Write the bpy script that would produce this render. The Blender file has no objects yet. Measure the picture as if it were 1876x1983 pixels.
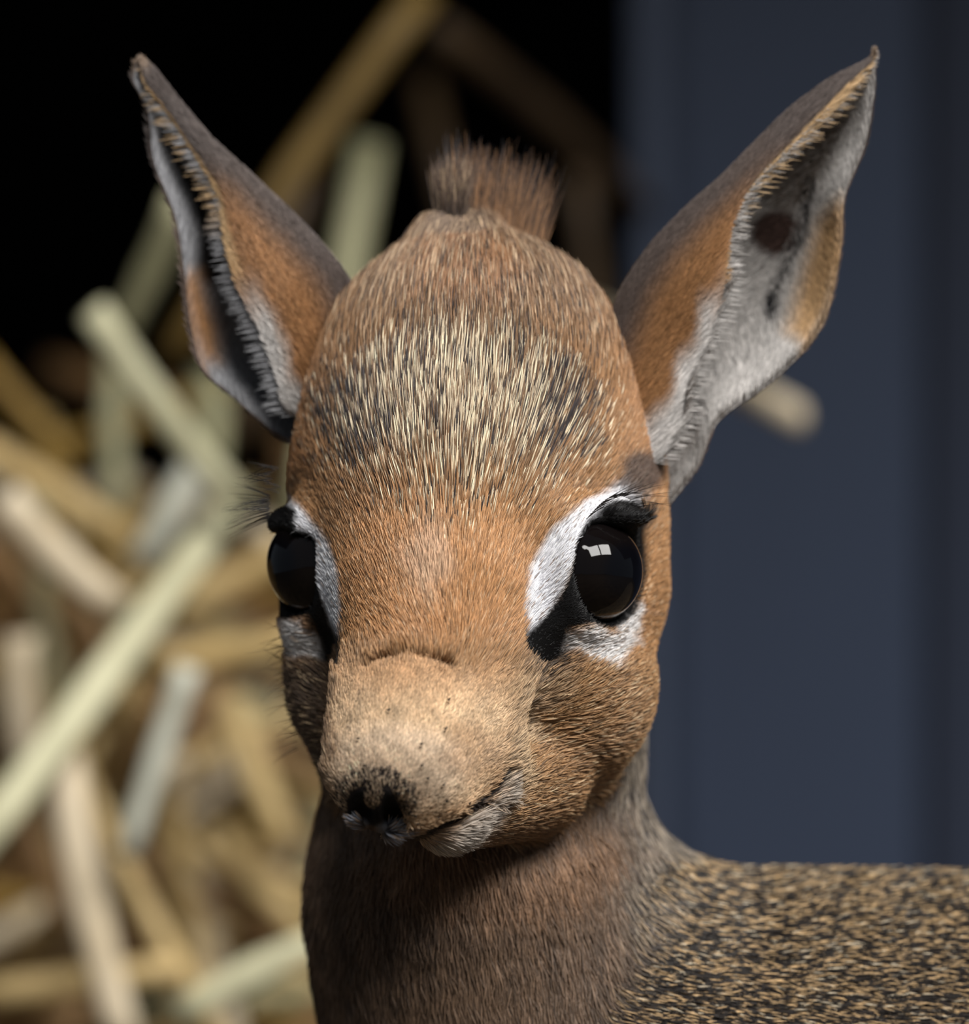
import bpy, bmesh, math, random
import numpy as np
from mathutils import Vector

rng = np.random.default_rng(7)
random.seed(7)
scene = bpy.context.scene
col = scene.collection

# ------------------------------------------------------------------ camera, light, exposure
FPX = 13333.0                 # focal length in photo pixels (1876 wide)
K = 7.5e-5                    # metres per photo pixel at the head
CAMZ = 0.26
D = 1.0
CX, CY = 938.0, 991.5
cam_d = bpy.data.cameras.new('camera'); cam = bpy.data.objects.new('camera', cam_d); col.objects.link(cam)
cam.location = (0, -D, CAMZ); cam.rotation_euler = (math.pi/2, 0, 0)
cam_d.sensor_fit = 'HORIZONTAL'; cam_d.sensor_width = 36; cam_d.lens = 36*FPX/1876
cam_d.clip_start = 0.05; cam_d.clip_end = 50
cam_d.dof.use_dof = True; cam_d.dof.focus_distance = D - 190*K; cam_d.dof.aperture_fstop = 11.2
scene.camera = cam
vs = scene.view_settings
vs.view_transform = 'Standard'; vs.look = 'None'; vs.gamma = 1; vs.use_curve_mapping = False
vs.exposure = 0.15

world = bpy.data.worlds.new('world'); scene.world = world; world.use_nodes = True
bg = world.node_tree.nodes['Background']; bg.inputs[0].default_value = (0.75, 0.87, 1.0, 1); bg.inputs[1].default_value = 0.13

WIN = Vector((0.8, -1.4, 1.9))      # centre of the window the daylight comes through
TGT = Vector((0, 0, 0.26))
def track(o, target):
    o.rotation_euler = (target - Vector(o.location)).to_track_quat('-Z', 'Y').to_euler()
wq = (TGT - WIN).to_track_quat('-Z', 'Y')
for sx, wd in ((-0.48, 0.86), (0.48, 0.86)):
    ld = bpy.data.lights.new('window_daylight', 'AREA'); ld.shape = 'RECTANGLE'
    ld.size = wd; ld.size_y = 0.9; ld.energy = 50; ld.color = (1.0, 0.975, 0.94)
    lo = bpy.data.objects.new('window_daylight', ld); col.objects.link(lo)
    lo.location = WIN + wq @ Vector((sx, 0, 0)); lo.rotation_euler = wq.to_euler()

# ------------------------------------------------------------------ helpers
def lin(r, g=None, b=None):
    c = np.array([r, g, b], float)/255
    return np.where(c <= 0.04045, c/12.92, ((c+0.055)/1.055)**2.4)

def Q(px, py, w):
    """photo pixel + depth (pixel units towards the camera) -> head space (rigid, pixel units)"""
    s = 1 - w/FPX
    return np.array([CX+(px-CX)*s, CY+(py-CY)*s, w], float)
def q2world(p):
    p = np.asarray(p, float)
    return np.stack([(p[..., 0]-CX)*K, -p[..., 2]*K, CAMZ+(CY-p[..., 1])*K], -1)
def q2px(p):
    s = 1 - p[:, 2]/FPX
    return CX+(p[:, 0]-CX)/s, CY+(p[:, 1]-CY)/s
def W(px, py, w):
    return Vector(q2world(Q(px, py, w)))
def sstep(a, b, x):
    t = np.clip((x-a)/(b-a), 0, 1); return t*t*(3-2*t)
def norm(v):
    return v/np.maximum(np.linalg.norm(v, axis=-1, keepdims=True), 1e-9)

def tag(o, label=None, cat=None, group=None, kind=None):
    if label: o['label'] = label
    if cat: o['category'] = cat
    if group: o['group'] = group
    if kind: o['kind'] = kind
    return o
def mesh_obj(name, verts, faces, mat, parent=None, smooth=True):
    me = bpy.data.meshes.new(name)
    me.from_pydata([tuple(v) for v in verts], [], [tuple(f) for f in faces])
    if smooth: me.polygons.foreach_set('use_smooth', [True]*len(me.polygons))
    me.update()
    o = bpy.data.objects.new(name, me); col.objects.link(o)
    if mat: me.materials.append(mat)
    if parent: o.parent = parent
    return o

def new_mat(name):
    m = bpy.data.materials.new(name); m.use_nodes = True
    return m, m.node_tree, m.node_tree.nodes['Principled BSDF']
def noise_mat(name, c1, c2, scale=(1, 1, 1), nscale=20, rough=0.7, bump=0.0, detail=4, spec=0.3):
    m, nt, b = new_mat(name)
    tc = nt.nodes.new('ShaderNodeTexCoord'); mp = nt.nodes.new('ShaderNodeMapping'); mp.inputs['Scale'].default_value = scale
    nz = nt.nodes.new('ShaderNodeTexNoise'); nz.inputs['Scale'].default_value = nscale; nz.inputs['Detail'].default_value = detail
    rp = nt.nodes.new('ShaderNodeValToRGB')
    rp.color_ramp.elements[0].color = (*c1, 1); rp.color_ramp.elements[1].color = (*c2, 1)
    rp.color_ramp.elements[0].position = 0.3; rp.color_ramp.elements[1].position = 0.7
    L = nt.links.new
    L(tc.outputs['Object'], mp.inputs[0]); L(mp.outputs[0], nz.inputs['Vector']); L(nz.outputs[0], rp.inputs[0]); L(rp.outputs[0], b.inputs['Base Color'])
    b.inputs['Roughness'].default_value = rough; b.inputs['Specular IOR Level'].default_value = spec
    if bump:
        bp = nt.nodes.new('ShaderNodeBump'); bp.inputs['Strength'].default_value = bump; bp.inputs['Distance'].default_value = 0.003
        L(nz.outputs[0], bp.inputs['Height']); L(bp.outputs[0], b.inputs['Normal'])
    return m
def box(name, x0, x1, y0, y1, z0, z1, mat, parent=None, bevel=0.0):
    bm = bmesh.new(); bmesh.ops.create_cube(bm, size=1)
    for v in bm.verts:
        v.co = Vector(((x0+x1)/2+v.co.x*(x1-x0), (y0+y1)/2+v.co.y*(y1-y0), (z0+z1)/2+v.co.z*(z1-z0)))
    if bevel: bmesh.ops.bevel(bm, geom=bm.edges[:], offset=bevel, segments=2, affect='EDGES')
    me = bpy.data.meshes.new(name); bm.to_mesh(me); bm.free(); me.materials.append(mat)
    o = bpy.data.objects.new(name, me); col.objects.link(o)
    if parent: o.parent = parent
    return o

# ------------------------------------------------------------------ the setting
M_floor = noise_mat('stable_floor', lin(50, 42, 32), lin(78, 66, 50), nscale=14, rough=0.9, bump=0.4)
M_shade_black = noise_mat('shade_black_boards', lin(13, 12, 11), lin(22, 20, 18), (1, 1, .15), 30, 0.9, 0.2, spec=0.1)  # near-black: the unlit depth at the back is put into the board colour
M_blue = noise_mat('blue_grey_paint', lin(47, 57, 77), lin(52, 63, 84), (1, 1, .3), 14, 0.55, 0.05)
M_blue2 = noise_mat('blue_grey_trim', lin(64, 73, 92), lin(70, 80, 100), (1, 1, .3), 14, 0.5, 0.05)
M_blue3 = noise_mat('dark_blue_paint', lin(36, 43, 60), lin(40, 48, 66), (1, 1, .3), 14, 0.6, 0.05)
M_wood = noise_mat('window_wood', lin(150, 145, 135), lin(175, 170, 160), (1, 1, .2), 20, 0.6)
def stru(o): o['kind'] = 'structure'; return o
stru(box('floor', -1.2, 1.6, -2.3, 1.2, -0.05, 0, M_floor))
wb = stru(box('wall_back', -1.2, 1.6, 1.14, 1.2, 0, 2.2, M_shade_black))
for i in range(14):
    box('plank', -1.2+i*0.2+0.004, -1.2+(i+1)*0.2-0.004, 1.12, 1.14, 0.0, 2.2, M_shade_black, wb, 0.003)
def pxX(px, y): return (px-CX)*K*(D+y)
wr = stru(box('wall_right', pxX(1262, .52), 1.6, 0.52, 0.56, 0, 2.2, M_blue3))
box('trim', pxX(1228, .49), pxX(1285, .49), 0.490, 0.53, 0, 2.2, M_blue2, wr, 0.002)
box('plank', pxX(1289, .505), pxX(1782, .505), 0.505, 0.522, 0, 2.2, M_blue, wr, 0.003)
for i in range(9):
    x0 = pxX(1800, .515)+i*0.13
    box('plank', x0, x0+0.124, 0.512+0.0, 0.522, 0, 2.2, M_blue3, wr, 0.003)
M_shade_roof = noise_mat('shade_roof_boards', lin(60, 48, 36), lin(84, 68, 50), (1, .15, 1), 30, 0.9, 0.2)
rf = stru(box('shade_roof', -1.2, 1.6, -0.10, 1.2, 0.77, 0.79, M_shade_roof))  # added unseen roof that keeps the back wall and upper hay in shade
for i in range(14):
    box('plank', -1.2+i*0.2+0.003, -1.2+(i+1)*0.2-0.003, -0.10, 1.12, 0.755, 0.77, M_shade_roof, rf, 0.002)
# window frame high behind the photographer
wn = bpy.data.objects.new('window_1', None); col.objects.link(wn); wn.location = WIN; wn.rotation_euler = wq.to_euler(); wn['kind'] = 'structure'
for nm, a in (('mullion', (-.05, .05, -.48, .48)), ('frame_bar', (-.98, -.91, -.52, .52)), ('frame_bar', (.91, .98, -.52, .52)), ('frame_bar', (-.91, .91, .45, .52)), ('frame_bar', (-.91, .91, -.52, -.45))):
    box(nm, a[0], a[1], a[2], a[3], -0.06, -0.01, M_wood, wn, 0.004)

# ------------------------------------------------------------------ fawn: signed distance body
YAW = math.radians(18)
RY = np.array([[math.cos(YAW), 0, math.sin(YAW)], [0, 1, 0], [-math.sin(YAW), 0, math.cos(YAW)]])  # rows: right, down, forward
def E(c, r, k, rot=True): return ('E', Q(*c), np.array(r, float), k, rot)
def C(a, b, ra, rb, k): return ('C', Q(*a), Q(*b), float(ra), float(rb), k)
EYES = [(Q(631, 1092, -75), norm(np.array([-0.88, -0.06, 0.46]))), (Q(1130, 1106, 60), norm(np.array([0.78, -0.05, 0.62])))]
ER = 112.0
BODY = [
    C((945, 1200, -360), (930, 1750, -330), 300, 300, 60),
    C((930, 1750, -330), (990, 2200, -400), 298, 380, 120),
    C((1350, 2185, -480), (3300, 2250, -650), 515, 560, 260),
    E((3650, 2350, -700), (420, 520, 520), 200, False),
]
LEGS = []
for (x, w, hind) in ((1000, -180, 0), (1150, -750, 0), (3600, -450, 1), (3650, -1020, 1)):
    if hind:
        pts = [(x, 2450, w, 300), (x-120, 2850, w, 150), (x+170, 3480, w, 75), (x+110, 4250, w, 58), (x+60, 4390, w, 70)]
    else:
        pts = [(x+250, 2400, w, 260), (x+60, 2800, w, 120), (x+60, 3500, w, 72), (x+80, 4250, w, 56), (x+40, 4390, w, 68)]
    for a, b in zip(pts[:-1], pts[1:]):
        s = lambda p: np.array([p[0], p[1], p[2]], float)
        LEGS.append(('C', s(a), s(b), float(a[3]), float(b[3]), 60))
HEAD = [
    E((915, 842, -190), (338, 352, 320), 0),
    E((908, 1060, -190), (352, 320, 270), 120),
    E((850, 1070, 20), (225, 300, 205), 110),
    C((850, 1200, 105), (774, 1480, 292), 190, 136, 80),
    E((850, 1478, 190), (118, 105, 130), 50),
    E((1058, 1320, -75), (205, 215, 200), 90),
    E((775, 1345, -190), (190, 220, 190), 90),
    C((1000, 1490, 0), (862, 1560, 215), 130, 78, 40),
]
for (c, n) in EYES:   # brow and lid ridges
    HEAD.append(('T', c + n*34, n, 108.0, 17.0, 48))
HEAD.append(E((1200, 1000, 68), (55, 26, 60), 40)); HEAD.append(C((540, 1013, -88), (588, 1020, -5), 22, 26, 46)); HEAD.append(C((612, 1222, -105), (640, 1340, -135), 54, 60, 75))
HEAD.append(C((1068, 1045, 95), (1050, 1190, 100), 58, 58, 70))
HEAD.append(C((966, 1290, 188), (950, 1465, 205), 44, 42, 75)); HEAD.append(C((684, 1300, 225), (674, 1490, 325), 32, 34, 30))
HEAD.append(C((910, 640, -210), (892, 520, -225), 160, 84, 110)); HEAD.append(C((892, 520, -225), (868, 425, -238), 84, 24, 50))
HEAD.append(C((1112, 860, -200), (1130, 1130, -170), 150, 155, 90))
CUT = []   # carved: nostrils, mouth, creases
def K2(a, b, r, k): CUT.append(('C', Q(*a), Q(*b), float(r), float(r), k))
K2((692, 1548, 470), (700, 1578, 360), 21, 12); K2((754, 1552, 470), (766, 1588, 350), 22, 12)
K2((705, 1585, 440), (752, 1592, 420), 15, 12); K2((727, 1590, 440), (727, 1625, 400), 9, 10)
MOUTH = [(728, 1622, 400), (800, 1620, 345), (880, 1588, 290), (945, 1538, 215), (972, 1498, 160)]
for a, b in zip(MOUTH[:-1], MOUTH[1:]): K2(a, b, 13, 16)
K2((710, 1294, 318), (795, 1266, 345), 4, 11); K2((795, 1266, 346), (868, 1294, 337), 4, 11)

def sd_prim(pr, P):
    if pr[0] == 'E':
        d = P-pr[1]
        if pr[4]: d = d @ RY.T
        r = pr[2]
        k0 = np.linalg.norm(d/r, axis=-1); k1 = np.linalg.norm(d/(r*r), axis=-1)
        return k0*(k0-1)/np.maximum(k1, 1e-6)
    if pr[0] == 'C':
        a, b, ra, rb = pr[1:5]
        ab = b-a; t = np.clip(((P-a) @ ab)/(ab @ ab), 0, 1)
        return np.linalg.norm(P-a-t[..., None]*ab, axis=-1)-(ra+(rb-ra)*t)
    if pr[0] == 'T':
        c, n, R, r = pr[1:5]
        d = P-c; h = d @ n; rad = np.linalg.norm(d-h[..., None]*n, axis=-1)
        return np.sqrt((rad-R)**2+h*h)-r
def pk(pr): return pr[3] if pr[0] == 'E' else pr[5]
def bbox(pr):
    if pr[0] == 'E': m = pr[2].max(); return pr[1]-m, pr[1]+m
    if pr[0] == 'C': return np.minimum(pr[1]-pr[3], pr[2]-pr[4]), np.maximum(pr[1]+pr[3], pr[2]+pr[4])
    return pr[1]-pr[3]-pr[4], pr[1]+pr[3]+pr[4]
def smin(a, b, k):
    if k <= 0: return np.minimum(a, b)
    h = np.clip(0.5+0.5*(b-a)/k, 0, 1); return b+(a-b)*h-k*h*(1-h)
def smax(a, b, k): return -smin(-a, -b, k)
UNION = BODY+LEGS+HEAD
def sdf_points(P, prims, cuts=()):
    d = np.full(P.shape[:-1], 1e4)
    for pr in prims:
        lo, hi = bbox(pr); m = pk(pr)+150
        idx = np.nonzero(((P > lo-m) & (P < hi+m)).all(-1))[0]
        if len(idx): d[idx] = smin(d[idx], sd_prim(pr, P[idx]), pk(pr))
    for (c, n) in (EYES if cuts else ()):
        idx = np.nonzero((np.abs(P-c) < 220).all(-1))[0]
        if len(idx): d[idx] = smax(d[idx], -(np.linalg.norm(P[idx]-c, axis=-1)-(ER-4)), 10)
    for pr in cuts:
        lo, hi = bbox(pr); m = pk(pr)+60
        idx = np.nonzero(((P > lo-m) & (P < hi+m)).all(-1))[0]
        if len(idx): d[idx] = smax(d[idx], -sd_prim(pr, P[idx]), pk(pr))
    return d

def surface_nets(lo, hi, h):
    n = np.ceil((hi-lo)/h).astype(int)+1
    ax = [lo[i]+h*np.arange(n[i]) for i in range(3)]
    V = np.full(n, 1e3, np.float32)
    def sl(pl, ph):
        a = np.clip(np.floor((pl-lo)/h).astype(int), 0, n-1); b = np.clip(np.ceil((ph-lo)/h).astype(int)+1, 1, n)
        return tuple(slice(a[i], b[i]) for i in range(3))
    def pts(s):
        g = np.meshgrid(*[ax[i][s[i]] for i in range(3)], indexing='ij'); return np.stack(g, -1)
    for pr in UNION:
        a, b = bbox(pr); m = pk(pr)+3*h; s = sl(a-m, b+m)
        V[s] = smin(V[s], sd_prim(pr, pts(s)), pk(pr))
    for (c, nn) in EYES:
        s = sl(c-ER-30, c+ER+30); V[s] = smax(V[s], -(np.linalg.norm(pts(s)-c, axis=-1)-(ER-4)), 10)
    for pr in CUT:
        a, b = bbox(pr); m = pk(pr)+2*h; s = sl(a-m, b+m)
        V[s] = smax(V[s], -sd_prim(pr, pts(s)), pk(pr))
    neg = V < 0
    c8 = [neg[i:n[0]-1+i, j:n[1]-1+j, k:n[2]-1+k] for i in (0, 1) for j in (0, 1) for k in (0, 1)]
    cnt = sum(c.astype(np.int8) for c in c8)
    act = (cnt > 0) & (cnt < 8)
    ids = np.full(act.shape, -1, np.int64); I = np.argwhere(act); ids[act] = np.arange(len(I))
    corner = [np.array((i, j, k)) for i in (0, 1) for j in (0, 1) for k in (0, 1)]
    vals = np.stack([V[I[:, 0]+c[0], I[:, 1]+c[1], I[:, 2]+c[2]] for c in corner], 1)
    acc = np.zeros((len(I), 3)); num = np.zeros(len(I))
    for a in range(8):
        for b in range(a+1, 8):
            if np.abs(corner[a]-corner[b]).sum() != 1: continue
            va, vb = vals[:, a], vals[:, b]; cr = (va < 0) != (vb < 0)
            t = np.where(cr, va/np.where(cr, va-vb, 1), 0)
            acc += np.where(cr[:, None], corner[a]+t[:, None]*(corner[b]-corner[a]), 0); num += cr
    verts = lo+h*(I+acc/num[:, None])
    faces = []
    for axis in range(3):
        o1, o2 = (axis+1) % 3, (axis+2) % 3
        s0 = [slice(1, n[i]-1) for i in range(3)]; s0[axis] = slice(0, n[axis]-1)
        s1 = list(s0); s1[axis] = slice(1, n[axis])
        A = neg[tuple(s0)]; B = neg[tuple(s1)]
        for flag, flip in ((A & ~B, False), (~A & B, True)):
            J = np.argwhere(flag)+np.array([0 if i == axis else 1 for i in range(3)])
            q = []
            for d1, d2 in ((0, 0), (-1, 0), (-1, -1), (0, -1)):
                T = J.copy(); T[:, o1] += d1; T[:, o2] += d2
                q.append(ids[T[:, 0], T[:, 1], T[:, 2]])
            f = np.stack(q, 1)
            faces.append(f[:, ::-1] if flip else f)
    return verts, np.concatenate(faces)

lo = np.array([350., 380., -1650.]); hi = np.array([4250., 4500., 560.])
V0, F0 = surface_nets(lo, hi, 17.0)
def subdiv(V, F):
    e = np.concatenate([F[:, [i, (i+1) % 4]] for i in range(4)]); es = np.sort(e, 1)
    u, inv = np.unique(es, axis=0, return_inverse=True); inv = inv.reshape(-1)
    nV, nF = len(V), len(F)
    Vn = np.concatenate([V, V[u].mean(1), V[F].mean(1)])
    em = [nV+inv[i*nF:(i+1)*nF] for i in range(4)]; fc = nV+len(u)+np.arange(nF)
    Fn = np.concatenate([np.stack([F[:, i], em[i], fc, em[(i+3) % 4]], 1) for i in range(4)])
    return Vn, Fn
V1, F1 = subdiv(V0, F0)
TET = np.array([[1, 1, 1], [1, -1, -1], [-1, 1, -1], [-1, -1, 1]], float)
def sd_grad(P, prims, cuts=(), e=4.0):
    g = sum(t*sdf_points(P+t*e, prims, cuts)[:, None] for t in TET)
    return g/(4*e)
for it in range(2):
    d = sdf_points(V1, UNION, CUT); g = sd_grad(V1, UNION, CUT)
    V1 = V1-np.clip(d, -12, 12)[:, None]*g/np.maximum((g*g).sum(1, keepdims=True), .25)
NB = len(V1)

# ---- ears: lofted cupped leaves (L: fold outline, A: near rim, B: far rim)
def catmull(P, n):
    P = np.asarray(P, float); P = np.concatenate([[2*P[0]-P[1]], P, [2*P[-1]-P[-2]]])
    out = []
    m = len(P)-3
    for t in np.linspace(0, m-1e-6, n):
        i = int(t); f = t-i; a, b, c, d = P[i:i+4]
        out.append(0.5*((2*b)+(-a+c)*f+(2*a-5*b+4*c-d)*f*f+(-a+3*b-3*c+d)*f**3))
    return np.array(out)
EAR_R = [((1140, 730), (1255, 920), (1290, 985)), ((1180, 640), (1312, 825), (1350, 905)), ((1212, 562), (1332, 735), (1392, 815)), ((1265, 482), (1368, 650), (1500, 735)),
         ((1332, 410), (1400, 560), (1592, 630)), ((1400, 348), (1412, 462), (1626, 490)), ((1462, 285), (1450, 372), (1634, 385)),
         ((1525, 222), (1532, 285), (1674, 280)), ((1605, 160), (1628, 182), (1690, 190)), ((1676, 120), (1682, 128), (1692, 132)), ((1691, 98), (1692, 99), (1693, 98))]
EAR_L = [((705, 720), (640, 830), (610, 870)), ((690, 605), (562, 800), (545, 850)), ((672, 555), (545, 745), (468, 785)), ((640, 505), (512, 655), (396, 718)), ((590, 447), (466, 562), (370, 630)),
         ((530, 387), (441, 472), (357, 525)), ((475, 335), (428, 388), (340, 420)), ((408, 272), (383, 308), (298, 310)),
         ((345, 198), (328, 222), (287, 215)), ((302, 140), (286, 172), (260, 158)), ((276, 112), (268, 116), (262, 122))]
def build_ear(st, w0, w1, NU=90, NV=44, th=7.0):
    rows = []
    for i, (L, A, B) in enumerate(st):
        t = i/(len(st)-1); w = w0+(w1-w0)*t
        L, A, B = np.array(L, float), np.array(A, float), np.array(B, float)
        wd = np.linalg.norm(L-A)+np.linalg.norm(A-B); sc = wd/330
        def q(p, dw): return Q(p[0], p[1], w+dw*sc)
        bk = L*0.45+B*0.55
        rows.append(catmull([q(A, 75), q(A*.6+L*.4+(0, 0), 78), q(L*.93+A*.07, 30), q(L, -15), q(L*.8+bk*.2, -70), q(bk, -120), q(bk*.35+B*.65, -95), q(B, 0)], NV))
    rows = np.array(rows)
    S = np.stack([catmull(rows[:, j], NU) for j in range(NV)], 1)      # NU x NV x 3
    du = np.gradient(S, axis=0); dv = np.gradient(S, axis=1); N = norm(np.cross(du, dv))
    cen = S.mean(1, keepdims=True)
    # inner side looks to the middle of the opening
    sgn = np.sign(((cen-S)*N).sum(-1).mean()); N = N*sgn
    u = np.linspace(0, 1, NU)[:, None]; v = np.linspace(0, 1, NV)[None]
    edge = np.sqrt(np.clip(1-(2*v-1)**8, 0.05, 1))*(1-0.6*u)
    inn = S+N*th*edge[..., None]; out = S-N*th*edge[..., None]
    verts = np.concatenate([inn.reshape(-1, 3), out.reshape(-1, 3)])
    o = NU*NV; F = []
    idx = np.arange(o).reshape(NU, NV)
    a, b, c, d = idx[:-1, :-1].ravel(), idx[1:, :-1].ravel(), idx[1:, 1:].ravel(), idx[:-1, 1:].ravel()
    fi = np.stack([a, b, c, d], 1); fo = np.stack([d, c, b, a], 1)+o
    r0 = idx[:, 0]; r1 = idx[:, -1]
    e0 = np.stack([r0[1:], r0[:-1], r0[:-1]+o, r0[1:]+o], 1); e1 = np.stack([r1[:-1], r1[1:], r1[1:]+o, r1[:-1]+o], 1)
    t0 = idx[-1]; e2 = np.stack([t0[1:], t0[:-1], t0[:-1]+o, t0[1:]+o], 1)
    F = np.concatenate([fi, fo, e0, e1, e2])
    # orientation: first inner face must look along +N in head space
    fn = np.cross(verts[fi[:, 1]]-verts[fi[:, 0]], verts[fi[:, 2]]-verts[fi[:, 0]])
    if (fn*N[:-1, :-1].reshape(-1, 3)).sum() < 0: F = F[:, ::-1]
    U = np.tile(np.repeat(np.linspace(0, 1, NU), NV), 2); VV = np.tile(np.tile(np.linspace(0, 1, NV), NU), 2)
    side = np.concatenate([np.ones(o), np.zeros(o)])
    return verts, F, U, VV, side
ears = [build_ear(EAR_L, -230, -210), build_ear(EAR_R, -150, -110)]
allV = [V1]; allF = [F1]; earU = [np.full(NB, -1.)]; earV = [np.zeros(NB)]; earS = [np.zeros(NB)]; earI = [np.full(NB, -1)]
off = NB
# orient the body outward in head space
fn = np.cross(V1[F1[:, 1]]-V1[F1[:, 0]], V1[F1[:, 2]]-V1[F1[:, 0]]); gg = sd_grad(V1[F1[:2000]].mean(1), UNION)
if (fn[:2000]*gg).sum() < 0: allF[0] = F1[:, ::-1]
for i, (v, f, uu, vv, ss) in enumerate(ears):
    allV.append(v); allF.append(f+off); off += len(v)
    earU.append(uu); earV.append(vv); earS.append(ss); earI.append(np.full(len(v), i))
HV = np.concatenate(allV); HF = np.concatenate(allF)
earU, earV, earS, earI = map(np.concatenate, (earU, earV, earS, earI))

# ------------------------------------------------------------------ coat colours (position on the animal -> colour)
def poly_sd(px, py, poly):
    P = np.array(poly, float); n = len(P)
    d = np.full(px.shape, 1e18); s = np.ones(px.shape)
    for i in range(n):
        j = (i-1) % n
        ex, ey = P[j]-P[i]; wx, wy = px-P[i][0], py-P[i][1]
        t = np.clip((wx*ex+wy*ey)/(ex*ex+ey*ey), 0, 1)
        d = np.minimum(d, (wx-ex*t)**2+(wy-ey*t)**2)
        c1 = py >= P[i][1]; c2 = py < P[j][1]; c3 = ex*wy > ey*wx
        fl = (c1 & c2 & c3) | (~c1 & ~c2 & ~c3); s = np.where(fl, -s, s)
    return s*np.sqrt(d)
def pm(px, py, poly, soft): return 1-sstep(-soft, soft, poly_sd(px, py, poly))
def em(px, py, cx, cy, rx, ry, s0=0.6, s1=1.2): return 1-sstep(s0, s1, np.sqrt(((px-cx)/rx)**2+((py-cy)/ry)**2))
P_WR = [(1242, 975), (1195, 943), (1130, 975), (1055, 1045), (1020, 1110), (1008, 1190), (1022, 1240), (1055, 1205), (1082, 1150), (1110, 1090), (1150, 1030), (1195, 985), (1238, 995)]
P_WL = [(515, 972), (532, 955), (585, 985), (640, 1060), (662, 1130), (665, 1200), (655, 1245), (640, 1225), (612, 1120), (588, 1055), (558, 1010), (525, 985)]
P_BR = [(1245, 1000), (1240, 975), (1195, 985), (1148, 1030), (1108, 1090), (1082, 1150), (1048, 1200), (1010, 1235), (1008, 1275), (1036, 1302), (1086, 1274), (1100, 1220), (1135, 1212), (1180, 1222), (1225, 1190), (1250, 1110)]
P_BL = [(505, 985), (545, 985), (582, 1035), (615, 1120), (642, 1210), (658, 1245), (655, 1300), (632, 1300), (618, 1240), (600, 1196), (530, 1205), (500, 1100)]
P_LR = [(1092, 1240), (1120, 1216), (1180, 1228), (1226, 1178), (1240, 1200), (1215, 1262), (1172, 1298), (1120, 1282), (1080, 1276)]
P_LL = [(545, 1210), (600, 1200), (628, 1245), (625, 1285), (580, 1290), (548, 1262)]
P_NOSE = [(685, 1532), (715, 1522), (752, 1528), (772, 1556), (786, 1592), (752, 1598), (738, 1620), (716, 1620), (704, 1588), (675, 1582), (672, 1552)]
P_AG = [(640, 810), (700, 755), (800, 700), (900, 680), (1000, 700), (1090, 755), (1135, 810), (1110, 880), (1010, 950), (890, 985), (760, 955), (665, 890)]
P_CHIN = [(800, 1630), (880, 1600), (945, 1552), (972, 1510), (975, 1545), (935, 1605), (890, 1640), (840, 1645)]
P_MZ = [(640, 1285), (715, 1288), (795, 1268), (880, 1290), (990, 1300), (985, 1400), (965, 1480), (940, 1540), (800, 1625), (640, 1600)]
def grade(C_):
    C_ = np.array(C_, float); C_[..., 1] += .11*np.maximum(0, C_[..., 0]-C_[..., 1]); C_[..., 2] += .03*np.maximum(0, C_[..., 0]-C_[..., 2])
    lum = (C_ @ np.array([.3, .55, .15]))[..., None]
    return np.clip((C_*.86+lum*.14)*1.04, 0, 1)
def mixc(c, new, m): return c*(1-m[:, None])+np.asarray(new)*m[:, None]

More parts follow.
